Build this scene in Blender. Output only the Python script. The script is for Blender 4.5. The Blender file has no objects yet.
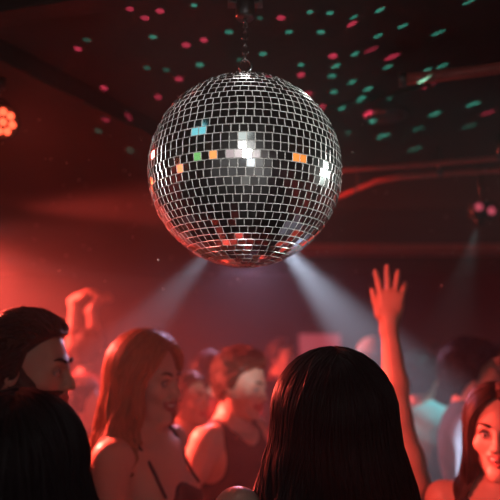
import bpy, bmesh, math, random
import numpy as np
from mathutils import Vector, Matrix

random.seed(7); rng = np.random.default_rng(11)
C = bpy.context.scene.collection
sc = bpy.context.scene
R = math.radians

# ------------------------------------------------------------------ camera
CAM = Vector((0, 0, 1.68)); FPX = 600.0; PITCH = math.atan(90 / 600)
cam = bpy.data.cameras.new('camera'); camo = bpy.data.objects.new('camera', cam); C.objects.link(camo)
camo.location = CAM; camo.rotation_euler = (math.pi / 2 + PITCH, 0, 0)
cam.sensor_width = 36; cam.lens = 36 * FPX / 500; cam.clip_start = 0.05
sc.camera = camo

def ray(px, py):
    u = (px - 250) / FPX; v = (250 - py) / FPX
    c, s = math.cos(PITCH), math.sin(PITCH)
    return Vector((u, c - v * s, s + v * c))
def at(px, py, Y):
    d = ray(px, py); return CAM + d * (Y / d.y)
def onz(px, py, z):
    d = ray(px, py); return CAM + d * ((z - CAM.z) / d.z)
def proj(p):
    d = Vector(p) - CAM
    c, s = math.cos(PITCH), math.sin(PITCH)
    f = d.y * c + d.z * s; v = -d.y * s + d.z * c
    return 250 + FPX * d.x / f, 250 - FPX * v / f

# room
XL, XR, YF, YB, ZC = -3.4, 3.4, -2.4, 7.0, 2.44

# ------------------------------------------------------------------ materials
MATS = {}
def mat(name, col, rough=0.5, metal=0.0, noise=0.25, nscale=12.0, bump=0.0, bscale=60.0, emit=None, estr=0.0, stretch=None, sheen=0.0, spec=0.5):
    if name in MATS: return MATS[name]
    m = bpy.data.materials.new(name); m.use_nodes = True
    nt = m.node_tree; b = nt.nodes['Principled BSDF']
    b.inputs['Roughness'].default_value = rough; b.inputs['Metallic'].default_value = metal
    b.inputs['Specular IOR Level'].default_value = spec
    if sheen: b.inputs['Sheen Weight'].default_value = sheen
    tc = nt.nodes.new('ShaderNodeTexCoord'); mp = nt.nodes.new('ShaderNodeMapping')
    nt.links.new(tc.outputs['Object'], mp.inputs['Vector'])
    if stretch: mp.inputs['Scale'].default_value = stretch
    n = nt.nodes.new('ShaderNodeTexNoise'); n.inputs['Scale'].default_value = nscale; n.inputs['Detail'].default_value = 4
    nt.links.new(mp.outputs['Vector'], n.inputs['Vector'])
    r = nt.nodes.new('ShaderNodeMix'); r.data_type = 'RGBA'
    lo = [max(0, c * (1 - noise)) for c in col]; hi = [min(1, c * (1 + noise)) for c in col]
    r.inputs['A'].default_value = (*lo, 1); r.inputs['B'].default_value = (*hi, 1)
    nt.links.new(n.outputs['Fac'], r.inputs['Factor'])
    nt.links.new(r.outputs['Result'], b.inputs['Base Color'])
    if bump:
        n2 = nt.nodes.new('ShaderNodeTexNoise'); n2.inputs['Scale'].default_value = bscale
        nt.links.new(mp.outputs['Vector'], n2.inputs['Vector'])
        bp = nt.nodes.new('ShaderNodeBump'); bp.inputs['Strength'].default_value = bump; bp.inputs['Distance'].default_value = 0.01
        nt.links.new(n2.outputs['Fac'], bp.inputs['Height']); nt.links.new(bp.outputs['Normal'], b.inputs['Normal'])
    if emit:
        b.inputs['Emission Color'].default_value = (*emit, 1); b.inputs['Emission Strength'].default_value = estr
    MATS[name] = m; return m

M_CEIL = mat('ceiling_paint', (0.045, 0.036, 0.034), 0.85, noise=0.4, nscale=3, bump=0.3, bscale=25)
M_WALL = mat('dark_wall_paint', (0.10, 0.07, 0.075), 0.8, noise=0.35, nscale=2, bump=0.2, bscale=20)
M_REAR = mat('grey_plaster', (0.33, 0.33, 0.34), 0.8, noise=0.5, nscale=1.2, bump=0.2, bscale=20)
M_FLOOR = mat('scuffed_floor', (0.05, 0.045, 0.045), 0.35, noise=0.5, nscale=5)
M_BLACK = mat('black_powder_coat', (0.02, 0.02, 0.022), 0.45, noise=0.3)
M_BEAM = mat('dark_red_timber', (0.10, 0.045, 0.045), 0.7, noise=0.4, nscale=8, stretch=(0.3, 4, 4))
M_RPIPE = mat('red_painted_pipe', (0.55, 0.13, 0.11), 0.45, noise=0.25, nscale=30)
M_STEEL = mat('steel', (0.62, 0.61, 0.6), 0.25, 1.0, noise=0.15, nscale=40)
M_DSTEEL = mat('dark_steel', (0.2, 0.19, 0.19), 0.35, 1.0, noise=0.3, nscale=40)
M_MIRROR = mat('mirror_glass', (0.86, 0.88, 0.88), 0.09, 1.0, noise=0.05, nscale=60)
M_EDGE = mat('ground_mirror_edge', (0.8, 0.8, 0.78), 0.26, 0.45, noise=0.15, nscale=80)
M_GROUT = mat('silver_adhesive', (0.55, 0.55, 0.53), 0.5, 0.2, noise=0.3, nscale=80)

def skin(name, col): return mat('skin_' + name, col, 0.42, noise=0.08, nscale=25, bump=0.05, bscale=250)
SK1 = skin('fair', (0.72, 0.46, 0.36)); SK2 = skin('tan', (0.55, 0.33, 0.24)); SK3 = skin('olive', (0.6, 0.38, 0.28))
LIP = mat('lip', (0.5, 0.16, 0.15), 0.35, noise=0.1); TOOTH = mat('tooth_enamel', (0.85, 0.82, 0.76), 0.25, noise=0.03)
EYEW = mat('eye_white', (0.45, 0.42, 0.40), 0.15, noise=0.03); IRIS = mat('iris', (0.03, 0.02, 0.015), 0.1, noise=0.2)
def hairm(name, col, rough=0.42): return mat('hair_' + name, col, rough, noise=0.5, nscale=30, stretch=(4, 4, 0.5), spec=0.24 if name == 'black' else 0.3)
H_BLACK = hairm('black', (0.006, 0.0048, 0.0045), 0.4); H_BROWN = hairm('brown', (0.05, 0.026, 0.016)); H_BLOND = hairm('honey', (0.36, 0.19, 0.10), .36); H_GREY = hairm('silver', (0.7, 0.7, 0.7))
def cloth(name, col, rough=0.8): return mat('cloth_' + name, col, rough, noise=0.2, nscale=90, bump=0.25, bscale=220, sheen=0.1)
CB = cloth('black', (0.014, 0.013, 0.015)); CN = cloth('charcoal', (0.035, 0.034, 0.04)); CT = cloth('teal', (0.16, 0.50, 0.50)); CW = cloth('white', (0.72, 0.72, 0.74)); CR = cloth('maroon', (0.25, 0.05, 0.06)); CD = cloth('denim', (0.03, 0.045, 0.08)); CP = cloth('plum', (0.12, 0.05, 0.08))
SHOE = mat('shoe_leather', (0.02, 0.018, 0.017), 0.4, noise=0.2)

# ------------------------------------------------------------------ mesh helpers
class MB:
    def __init__(s): s.v = []; s.f = []; s.mi = []; s.n = 0
    def add(s, V, F, mi=0):
        V = np.asarray(V, float).reshape(-1, 3); s.v.append(V)
        for f in F: s.f.append([int(i) + s.n for i in f]); s.mi.append(mi)
        s.n += len(V); return s
    def box(s, c, h, rot=None, mi=0, bev=0.0):
        c = np.array(c, float); h = np.array(h, float); b = min(bev, h.min() * 0.9)
        bm = bmesh.new(); bmesh.ops.create_cube(bm, size=2)
        for v in bm.verts: v.co = Vector([v.co[i] * h[i] for i in range(3)])
        if b > 0: bmesh.ops.bevel(bm, geom=bm.edges[:], offset=b, segments=2, affect='EDGES', profile=0.5)
        M = rot if rot is not None else Matrix.Identity(3)
        V = [list(M @ v.co + Vector(c)) for v in bm.verts]; bm.verts.index_update()
        F = [[v.index for v in f.verts] for f in bm.faces]; bm.free(); return s.add(V, F, mi)
    def lathe(s, prof, c=(0, 0, 0), rot=None, n=24, mi=0):
        prof = list(prof); V = []; F = []
        for r, z in prof:
            for k in range(n):
                a = 2 * math.pi * k / n; V.append((r * math.cos(a), r * math.sin(a), z))
        for i in range(len(prof) - 1):
            for k in range(n):
                k2 = (k + 1) % n; F.append((i * n + k, i * n + k2, (i + 1) * n + k2, (i + 1) * n + k))
        F.append(list(range(n))[::-1]); F.append([(len(prof) - 1) * n + k for k in range(n)])
        M = rot if rot is not None else Matrix.Identity(3); c = Vector(c)
        return s.add([list(M @ Vector(v) + c) for v in V], F, mi)
    def tube(s, pts, rad, n=6, mi=0, cap=True, closed=False):
        P = np.asarray(pts, float); m = len(P); rad = np.broadcast_to(np.asarray(rad, float), (m,))
        if closed: T = np.roll(P, -1, 0) - np.roll(P, 1, 0)
        else: T = np.gradient(P, axis=0)
        T /= np.linalg.norm(T, axis=1)[:, None] + 1e-12
        up = np.array([0, 0, 1.0]); 
        if abs(T[0] @ up) > 0.9: up = np.array([1.0, 0, 0])
        U = np.zeros_like(P); u = up - T[0] * (up @ T[0]); u /= np.linalg.norm(u)
        for i in range(m):
            u = u - T[i] * (u @ T[i]); u /= np.linalg.norm(u) + 1e-12; U[i] = u
        W = np.cross(T, U); a = np.arange(n) * 2 * np.pi / n
        V = (P[:, None] + rad[:, None, None] * (np.cos(a)[None, :, None] * U[:, None] + np.sin(a)[None, :, None] * W[:, None])).reshape(-1, 3)
        F = []
        for i in range(m if closed else m - 1):
            j = (i + 1) % m
            for k in range(n):
                k2 = (k + 1) % n; F.append((i * n + k, i * n + k2, j * n + k2, j * n + k))
        if cap and not closed: F.append(list(range(n))[::-1]); F.append([(m - 1) * n + k for k in range(n)])
        return s.add(V, F, mi)
    def ell(s, c, r, n=16, rot=None, mi=0):
        prof = [(max(1e-4, math.sin(math.pi * i / n)), -math.cos(math.pi * i / n)) for i in range(n + 1)]
        k = s.n; s.lathe(prof, n=n, mi=mi); V = s.v[-1] * np.array(r)
        if rot is not None: V = V @ np.array(rot).T
        s.v[-1] = V + np.array(c); return s
    def build(s, name, mats, parent=None, smooth=True, scale=1.0, tag=None):
        me = bpy.data.meshes.new(name)
        V = np.concatenate(s.v) * scale
        me.from_pydata(V.tolist(), [], s.f)
        for m in (mats if isinstance(mats, (list, tuple)) else [mats]): me.materials.append(m)
        me.polygons.foreach_set('material_index', np.array(s.mi, np.int32))
        me.polygons.foreach_set('use_smooth', np.full(len(s.f), smooth)); me.update()
        return link(name, me, parent)

def link(name, me, parent=None):
    o = bpy.data.objects.new(name, me); C.objects.link(o)
    if parent is not None: o.parent = parent
    return o
def fast_mesh(name, V, Q, mats, parent=None, mi=None):
    me = bpy.data.meshes.new(name); nq = len(Q)
    me.vertices.add(len(V)); me.vertices.foreach_set('co', V.astype(np.float32).ravel())
    me.loops.add(nq * 4); me.loops.foreach_set('vertex_index', Q.astype(np.int32).ravel())
    me.polygons.add(nq); me.polygons.foreach_set('loop_start', np.arange(0, nq * 4, 4, dtype=np.int32))
    me.polygons.foreach_set('loop_total', np.full(nq, 4, np.int32))
    for m in mats: me.materials.append(m)
    if mi is not None: me.polygons.foreach_set('material_index', mi.astype(np.int32))
    me.polygons.foreach_set('use_smooth', np.ones(nq, bool)); me.update(calc_edges=True); me.validate()
    return link(name, me, parent)
def tag(o, label=None, cat=None, group=None, kind=None):
    if label: o['label'] = label
    if cat: o['category'] = cat
    if group: o['group'] = group
    if kind: o['kind'] = kind
    return o
def empty(name, loc=(0, 0, 0), rot=None):
    o = bpy.data.objects.new(name, None); C.objects.link(o); o.location = loc; o.empty_display_size = 0.05
    if rot is not None: o.rotation_euler = rot
    return o
def aim(d): return Vector(d).to_track_quat('Z', 'Y')

# ------------------------------------------------------------------ implicit surfaces
def ell(c, r, Rm=None): return ('e', np.array(c, float), np.array(r, float), None if Rm is None else np.array(Rm, float))
def cone(a, b, ra, rb): return ('c', np.array(a, float), np.array(b, float), ra, rb)
def dprim(p, P):
    if p[0] == 'e':
        q = P - p[1]
        if p[3] is not None: q = q @ p[3]
        q = q / p[2]; k0 = np.sqrt((q * q).sum(1)); q = q / p[2]; k1 = np.sqrt((q * q).sum(1))
        return k0 * (k0 - 1) / (k1 + 1e-9)
    a, b = p[1], p[2]; ba = b - a; pa = P - a
    h = np.clip(pa @ ba / (ba @ ba), 0, 1)
    return np.sqrt(((pa - h[:, None] * ba) ** 2).sum(1)) - (p[3] + (p[4] - p[3]) * h)
def smin(a, b, k):
    h = np.maximum(k - np.abs(a - b), 0) / k
    return np.minimum(a, b) - h * h * k * 0.25
def smax(a, b, k): return -smin(-a, -b, k)
def union(prims, P):
    d = np.full(len(P), .25)
    for p, k in prims:
        if p[0] == 'e': c, r = p[1], p[2].max()
        else: c = (p[1] + p[2]) / 2; r = np.linalg.norm(p[2] - p[1]) / 2 + max(p[3], p[4])
        m = ((P - c) ** 2).sum(1) < (r + .1) ** 2
        if not m.any(): continue
        Q = P[m]; d[m] = smin(d[m], dprim(p, Q), k)
    return d
def nets(f, lo, hi, h, B=6):
    lo = np.array(lo, float); n = np.ceil((np.array(hi) - lo) / h / B).astype(int)
    g = [lo[i] + (np.arange(n[i]) + 0.5) * B * h for i in range(3)]
    ctr = np.stack(np.meshgrid(*g, indexing='ij'), -1).reshape(-1, 3)
    dc = f(ctr); D = np.repeat(np.repeat(np.repeat(dc.reshape(n), B, 0), B, 1), B, 2).astype(np.float32)
    D = np.where(D < 0, np.minimum(D, -h), np.maximum(D, h)).astype(np.float32)
    act = np.argwhere((np.abs(dc) < B * h * 1.5).reshape(n))
    off = np.stack(np.meshgrid(*[np.arange(B)] * 3, indexing='ij'), -1).reshape(-1, 3)
    for s in range(0, len(act), 1500):
        idx = (act[s:s + 1500, None] * B + off[None]).reshape(-1, 3)
        D[idx[:, 0], idx[:, 1], idx[:, 2]] = f(lo + idx * h)
    D[0] = np.maximum(D[0], h); D[-1] = np.maximum(D[-1], h); D[:, 0] = np.maximum(D[:, 0], h); D[:, -1] = np.maximum(D[:, -1], h); D[:, :, 0] = np.maximum(D[:, :, 0], h); D[:, :, -1] = np.maximum(D[:, :, -1], h)
    S = D < 0; nn = np.array(D.shape) - 1
    cnt = np.zeros(nn, np.int8)
    for dx in (0, 1):
        for dy in (0, 1):
            for dz in (0, 1): cnt += S[dx:nn[0] + dx, dy:nn[1] + dy, dz:nn[2] + dz]
    cells = np.argwhere((cnt > 0) & (cnt < 8)); vid = np.full(nn, -1, np.int64); vid[tuple(cells.T)] = np.arange(len(cells))
    acc = np.zeros((len(cells), 3)); num = np.zeros(len(cells))
    corners = [(x, y, z) for x in (0, 1) for y in (0, 1) for z in (0, 1)]
    for a in corners:
        for ax in range(3):
            if a[ax]: continue
            b = list(a); b[ax] = 1
            ia = cells + np.array(a); ib = cells + np.array(b)
            da = D[tuple(ia.T)]; db = D[tuple(ib.T)]; m = (da < 0) != (db < 0)
            t = np.where(m, da / np.where(m, da - db, 1), 0)
            p = np.array(a, float)[None] + t[:, None] * (np.array(b) - np.array(a))[None]
            acc[m] += p[m]; num[m] += 1
    V = lo + (cells + acc / num[:, None]) * h
    Q = []
    for ax in range(3):
        o1, o2 = (ax + 1) % 3, (ax + 2) % 3
        sl0 = [slice(None)] * 3; sl1 = [slice(None)] * 3; sl0[ax] = slice(0, -1); sl1[ax] = slice(1, None)
        A = S[tuple(sl0)]; Bq = S[tuple(sl1)]; e = np.argwhere(A != Bq)
        if not len(e): continue
        e = e[(e[:, o1] > 0) & (e[:, o2] > 0) & (e[:, o1] < nn[o1]) & (e[:, o2] < nn[o2])]
        def cid(d1, d2):
            i = e.copy(); i[:, o1] += d1; i[:, o2] += d2; return vid[tuple(i.T)]
        q = np.stack([cid(-1, -1), cid(0, -1), cid(0, 0), cid(-1, 0)], 1)
        flip = ~A[tuple(e.T)]; q[flip] = q[flip][:, ::-1]; Q.append(q)
    Q = np.concatenate(Q); Q = Q[(Q >= 0).all(1)]
    return V, Q

# ------------------------------------------------------------------ people
def rotm(yaw, pitch, roll=0): return np.array((Matrix.Rotation(yaw, 3, 'Z') @ Matrix.Rotation(pitch, 3, 'X') @ Matrix.Rotation(roll, 3, 'Y')))

def head_prims(hc, Rm, sex, smile=0.0):
    w = lambda p: hc + Rm @ np.array(p, float)
    g = 0.92 if sex == 'f' else 1.0
    P = [(ell(w((0, -.015, .03)), (.075, .094, .088), Rm), .01), (ell(w((0, .028, -.035)), (.058 * g, .060, .078), Rm), .03),
         (cone(w((-.046 * g, -.004, -.055)), w((-.016, .066, -.1)), .022, .016), .025), (cone(w((.046 * g, -.004, -.055)), w((.016, .066, -.1)), .022, .016), .025),
         (ell(w((0, .074, -.103)), (.02, .017, .015), Rm), .02),
         (cone(w((-.034, .071, .02)), w((.034, .071, .02)), .013, .013), .02),
         (ell(w((-.041, .052, -.025)), (.024, .022, .02), Rm), .02), (ell(w((.041, .052, -.025)), (.024, .022, .02), Rm), .02),
         (cone(w((0, .083, .014)), w((0, .106, -.028)), .0075, .0105), .012),
         (ell(w((-.011, .095, -.032)), (.0085, .010, .008), Rm), .006), (ell(w((.011, .095, -.032)), (.0085, .010, .008), Rm), .006),
         (ell(w((0, .082, -.055)), (.026, .014, .02), Rm), .012)]
    ears = []
    for s in (-1, 1): ears.append((ell(w((s * .076, -.012, -.006)), (.011, .019, .031), Rm), .012))
    sub = [ell(w((s * .031, .094, .003)), (.019, .02, .0125), Rm) for s in (-1, 1)]
    sub += [ell(w((s * .082, -.008, -.004)), (.007, .009, .016), Rm) for s in (-1, 1)]
    zc = .006 * smile
    lips = [(cone(w((0, .0965, -.056)), w((s * .024, .084, -.058 + zc)), .0065, .0035), .004) for s in (-1, 1)] + \
           [(cone(w((0, .095, -.0705)), w((s * .023, .083, -.062 + zc)), .0075, .0035), .004) for s in (-1, 1)]
    mouth = [cone(w((-.02, .094, -.061 + zc)), w((.02, .094, -.061 + zc)), .0045 * smile + .001, .0045 * smile + .001),
             cone(w((0, .098, -.063)), w((0, .090, -.063)), .006 * smile + .0015, .006 * smile + .0015)]
    return P, ears, sub, lips, mouth

def hand_prims(*a, hs=1.0, **k):
    o = hand_prims_(*a, **k); W = a[0]
    g = lambda p: W + (p - W) * hs
    return [(((p[0], g(p[1]), p[2] * hs, p[3]) if p[0] == 'e' else (p[0], g(p[1]), g(p[2]), p[3] * hs, p[4] * hs)), k_) for p, k_ in o]
def hand_prims_(W, f, n, side, spread=0.12, curl=(0.2, 0.2, 0.25, 0.3), thumb=0.7):
    """W wrist, f finger direction, n back-of-hand normal, side direction towards the thumb is computed"""
    f = np.array(f, float); f /= np.linalg.norm(f); n = np.array(n, float); n -= f * (n @ f); n /= np.linalg.norm(n)
    t = np.cross(n, f) * side
    out = [(ell(W + f * .05, (.041, .056, .0165), np.stack([t, f, n], 1)), .02), (cone(W - f * .02, W + f * .02, .027, .026), .02)]
    L = (.074, .083, .077, .06); bx = (.030, .010, -.010, -.029)
    for i in range(4):
        a = spread * (1.5 - i); d = f * math.cos(a) + t * math.sin(a)
        p = W + f * (.092 - .006 * abs(i - 1.3)) + t * bx[i]; out.append((cone(W + f * .05 + t * bx[i] * .7, p, .012, .0105), .012)); c = 0
        for j, (fr, r0, r1) in enumerate(((.45, .0102, .0093), (.32, .0093, .0084), (.23, .0084, .0070))):
            c += curl[i] * (1, 1.2, .8)[j]; q = p + (d * math.cos(c) - n * math.sin(c)) * L[i] * fr
            out.append((cone(p, q, r0, r1), .0035)); p = q
    p = W + f * .025 + t * .028; d = f * (1 - thumb) + t * thumb - n * .25; d /= np.linalg.norm(d)
    q = p + d * .045; out.append((cone(W + f * .02 + t * .012, p, .018, .0155), .015)); out.append((cone(p, q, .0145, .011), .008))
    d2 = d + f * .35; d2 /= np.linalg.norm(d2); out.append((cone(q, q + d2 * .032, .0108, .0085), .005))
    return out

def hang(side, out=0.06, fwd=0.05):
    return dict(el=np.array((side * (.20 + out), -.01, 1.10)), wr=np.array((side * (.20 + out * .9), fwd + .05, .86)))

PEOPLE = {}
def person(key, px, py, Y, heading, label, sex='f', skin=SK1, hair='long', hmat=H_BLACK, top='tee', tmat=CB, bmat=CD, res=.005, yaw=0, pitch=0, roll=0,
           lean=(0, 0), arms=(None, None), eyes=True, smile=0.0, hairkw={}, worldarms=None, brow=True, extras=()):
    hd = R(heading); ztop = at(px, py, Y).z; hb = 0.012
    s = ztop / (1.70 + hb)
    Rm = rotm(R(yaw), R(pitch), R(roll)); hc = np.array((lean[0], .015 + lean[1], 1.582))
    ch, sh = math.cos(hd), math.sin(hd)
    hx = at(px, py + 45 / Y, Y).x
    root = np.array((hx - s * (hc[0] * ch - hc[1] * sh), Y - s * (hc[0] * sh + hc[1] * ch), 0))
    def loc(p):
        q = np.array(p, float) - root; return np.array((q[0] * ch + q[1] * sh, -q[0] * sh + q[1] * ch, q[2])) / s
    def ldir(d): return np.array((d[0] * ch + d[1] * sh, -d[0] * sh + d[1] * ch, d[2]))
    m = sex == 'm'; sw = .192 if m else .165
    nk = .057 if m else .046
    cl = np.array((lean[0], lean[1], 0))
    torso = [(ell(cl * .55 + (0, 0, 1.265), (.168 if m else .145, .112, .18)), .01), (ell(cl * .3 + (0, .005, 1.08), (.142 if m else .118, .1, .15)), .06), (ell((0, -.005, .93), (.165, .118, .135)), .06),
             (cone(cl * .8 + (0, -.02, 1.42), cl * .7 + (-sw * .86, -.012, 1.385), .05, .046), .05), (cone(cl * .8 + (0, -.02, 1.42), cl * .7 + (sw * .86, -.012, 1.385), .05, .046), .05),
             (ell(cl * .6 + (-.075, -.05, 1.31), (.075, .06, .1)), .05), (ell(cl * .6 + (.075, -.05, 1.31), (.075, .06, .1)), .05)]
    if m: torso += [(ell(cl * .6 + (q * .075, .055, 1.30), (.08, .05, .065)), .05) for q in (-1, 1)]
    else: torso += [(ell(cl * .6 + (q * .07, .075, 1.25), (.058, .058, .06)), .03) for q in (-1, 1)]
    neck = [(cone(cl * .8 + (0, -.022, 1.40), hc + Rm @ np.array((0, -.022, -.06)), nk + .006, nk), .035)]
    sternum = [(cone(cl * .75 + (q * .09, .055, 1.385), cl * .8 + (0, .06, 1.365), .014, .012), .03) for q in (-1, 1)]
    legs = []; feet = {}
    for q in (-1, 1):
        legs += [(cone((q * .09, 0, .9), (q * .1, .012, .49), .088, .056), .04), (cone((q * .1, .012, .49), (q * .105, -.015, .09), .056, .036), .03), (ell((q * .102, -.03, .36), (.048, .05, .11)), .03)]
        feet[q] = [(cone((q * .105, -.035, .045), (q * .12, .13, .03), .042, .03), .03), (ell((q * .115, .1, .03), (.045, .06, .028)), .03)]
    up = {}; fore = {}; hands = []
    for q, A in ((-1, arms[0]), (1, arms[1])):
        A = A if A is not None else hang(q)
        A = dict(A)
        for k in ('el', 'wr'):
            if k + 'w' in A: A[k] = loc(A[k + 'w'])
        S = cl * .7 + np.array((q * sw, -.008, 1.385)) + np.array(A.get('sh', (0, 0, 0)))
        e, wv = np.array(A['el'], float), np.array(A['wr'], float)
        ra = .05 if m else .041
        up[q] = [(cone(S, S + (e - S) * .4, ra + .006, ra), .03), (cone(S + (e - S) * .35, e, ra, ra * .82), .02)]
        mid = e + (wv - e) * .35
        fore[q] = [(cone(e, mid, ra * .82, ra * .84), .02), (cone(mid, wv, ra * .84, .026), .02)]
        f = ldir(A['fw']) if 'fw' in A else (wv - e); n = ldir(A['nw']) if 'nw' in A else np.array(A.get('n', (q, .1, 0)))
        hands += hand_prims(wv, f, n, A.get('ts', 1) * q, A.get('spread', .06), A.get('curl', (.35, .38, .42, .45)), A.get('thumb', .55), hs=A.get('hs', 1.0))
    hp, ears, sub, lips, mouth = head_prims(hc, Rm, sex, smile)
    allp = torso + neck + sternum + up[-1] + up[1] + fore[-1] + fore[1] + legs + feet[-1] + feet[1]
    def fbody(P):
        d = union(allp, P)
        # hands only where near
        hnd = union(hands, P)
        d = smin(d, hnd, .012)
        near = np.abs(P[:, 2] - hc[2]) < .22
        if near.any():
            Q = P[near]; h = union(hp, Q)
            for e in sub: h = smax(h, -dprim(e, Q), .012)
            h = smin(h, union(ears, Q), .008)
            h = smax(h, -dprim(sub[2], Q), .006); h = smax(h, -dprim(sub[3], Q), .006)
            h = smin(h, union(lips, Q), .003)
            for e in mouth: h = smax(h, -dprim(e, Q), .002)
            d[near] = smin(d[near], h, .03)
        return d
    allpts = []
    for p, k in allp + hands + hp:
        if p[0] == 'e': allpts += [p[1] - p[2].max(), p[1] + p[2].max()]
        else: allpts += [p[1] - p[3], p[1] + p[3], p[2] - p[4], p[2] + p[4]]
    lo = np.min(allpts, 0) - .03; hi = np.max(allpts, 0) + .03; lo[2] = -.03
    V, Q = nets(fbody, lo, hi, res)
    V[:, 2] = np.maximum(V[:, 2], 0.001)
    fc = V[Q].mean(1); mi = np.zeros(len(Q), int)
    dl = union(lips, fc); mi[(dl < .0035)] = 1
    o = fast_mesh('person', V * s, Q, [skin, LIP], mi=mi)
    o.location = root; o.rotation_euler = (0, 0, hd)
    tag(o, label, 'person', 'people on the dance floor')
    W = lambda p: hc + Rm @ np.array(p, float)
    if eyes:
        for q in (-1, 1):
            e = MB(); c = W((q * .031, .0735, .003)); e.ell(c, (.0122,) * 3, 14, mi=0)
            e.ell(W((q * .031, .0795, .003)), (.0064, .0066, .0064), 10, rot=Rm, mi=1); e.build('eye', [EYEW, IRIS], o, scale=s)
            l = MB(); l.tube([W((q * (.031 + .0165 * math.cos(a)), .083 - .006 * abs(math.cos(a)) , .004 + .0095 * math.sin(a))) for a in np.linspace(.15, math.pi - .15, 9)], .0023, 5)
            l.build('eyelid', skin if m else H_BLACK, o, scale=s)
            b = MB(); b.tube([W((q * (.016 + .034 * t), .0885 - .016 * t * t, .026 + .007 * math.sin(t * 2.6))) for t in np.linspace(0, 1, 8)], [.0035, .0045, .0045, .0042, .004, .0034, .0026, .0015], 6)
            b.build('eyebrow', H_BLACK if hmat is H_BLACK else H_BROWN, o, scale=s)
    if smile > .4:
        t = MB(); t.tube([W((x, .0925 - x * x * 10, -.0595 + zz)) for x, zz in ((-.018, .004), (-.009, .001), (0, 0), (.009, .001), (.018, .004))], .0042, 6); t.build('teeth', TOOTH, o, scale=s)
    # clothes
    wr = lambda P, a: a * (np.sin(P[:, 0] * 33 + P[:, 2] * 21) * np.sin(P[:, 2] * 27 - P[:, 1] * 31 + 1.3) + .5 * np.sin(P[:, 2] * 61 + P[:, 0] * 17))
    r2 = max(res, .006)
    sleeve = {'tee': .62, 'long': 1.0, 'jacket': 1.0, 'tank': 0, 'cami': 0}[top]
    tp = list(torso) + list(sternum)
    for q in (-1, 1):
        if sleeve:
            S, e = up[q][0][0][1], up[q][1][0][2]; E = S + (e - S) * sleeve; rr = .058 if m else .049
            tp += [(cone(S, E, rr, rr * .93), .03)]
            if sleeve == 1.0: tp += [(cone(e, fore[q][1][0][2] - (fore[q][1][0][2] - e) * .06, rr * .93, .034), .02)]
    infl = {'tee': .011, 'long': .012, 'jacket': .02, 'tank': .007, 'cami': .006}[top]
    def fshirt(P):
        d = union(tp, P) - infl + wr(P, .0028)
        d = np.maximum(d, .84 - P[:, 2])
        nr = {'tee': .075, 'long': .075, 'jacket': .085, 'tank': .10, 'cami': .0}[top]
        if nr: d = smax(d, -dprim(ell(cl * .8 + (0, .035, 1.455), (nr, nr * 1.15, nr * (.85 if top != 'tank' else 1.1))), P), .01)
        if top in ('tank',):
            for q in (-1, 1): d = smax(d, -dprim(cone(cl * .7 + (q * (sw + .01), 0, 1.30), cl * .7 + (q * (sw + .0), 0, 1.5), .075, .07), P), .01)
        if top == 'cami': d = np.maximum(d, P[:, 2] - (1.285 + .02 * np.cos(P[:, 0] * 30)))
        return d
    z1 = 1.55
    V, Q = nets(fshirt, (lo[0], lo[1], .80), (hi[0], hi[1], hi[2]), r2)
    sh_o = fast_mesh({'tee': 't_shirt', 'long': 'long_sleeve_shirt', 'jacket': 'jacket', 'tank': 'tank_top', 'cami': 'camisole'}[top], V * s, Q, [tmat], o)
    if top == 'cami':
        for q in (-1, 1):
            t = MB(); P = []
            for a in np.linspace(0, 1, 13):
                th = a * math.pi; g = cl * .7 + np.array((q * (.085 + .02 * math.sin(th)), .1 * math.cos(th) * 1.05, 1.27 + .15 * math.sin(th)))
                for _ in range(12):
                    dd = union(torso + neck, g[None])[0]; 
                    gr = np.array([union(torso + neck, (g + np.eye(3)[i] * .002)[None])[0] - dd for i in range(3)]); gr /= np.linalg.norm(gr) + 1e-9
                    g = g - gr * (dd - .004)
                P.append(g)
            t.tube(P, .005, 6); t.build('shoulder_strap', tmat, o, scale=s)
    lp = [torso[2]] + legs + [(cone((q * .1, .012, .49), (q * .105, -.012, .1), .066, .06), .03) for q in (-1, 1)]
    def fpants(P):
        d = union(lp, P) - .011 + wr(P, .002); d = np.maximum(d, P[:, 2] - .98); return np.maximum(d, .06 - P[:, 2])
    V, Q = nets(fpants, (-.3, -.22, .04), (.3, .22, 1.02), .009); fast_mesh('trousers', V * s, Q, [bmat], o)
    for q in (-1, 1):
        V, Q = nets(lambda P: np.maximum(union(feet[q] + [legs[1 if q < 0 else 4]], P) - .008, P[:, 2] - .1), (q * .11 - .12, -.12, -.02), (q * .11 + .12, .22, .13), .008)
        V[:, 2] = np.maximum(V[:, 2], 0.0); fast_mesh('shoe', V * s, Q, [SHOE], o)
    # hair
    if hair == 'short': short_hair(o, hc, Rm, hmat, s, **hairkw)
    elif hair == 'long': long_hair(o, hc, Rm, hmat, s, solid=torso + neck + sternum, **hairkw)
    elif hair == 'beanie':
        capm = tmat
        V, Q = nets(lambda P: cap_sdf((P - hc) @ Rm, .016, 0.0), hc - .17, hc + .17, .006); fast_mesh('beanie', V * s, Q, [hmat], o)
        b = MB(); pts = [W((.091 * math.sin(a), -.012 + .112 * math.cos(a), .045 + .012 * math.cos(a))) for a in np.linspace(0, 2 * math.pi, 36, endpoint=False)]
        b.tube(pts, .012, 8, closed=True); b.build('beanie_cuff', hmat, o, scale=s)
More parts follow.
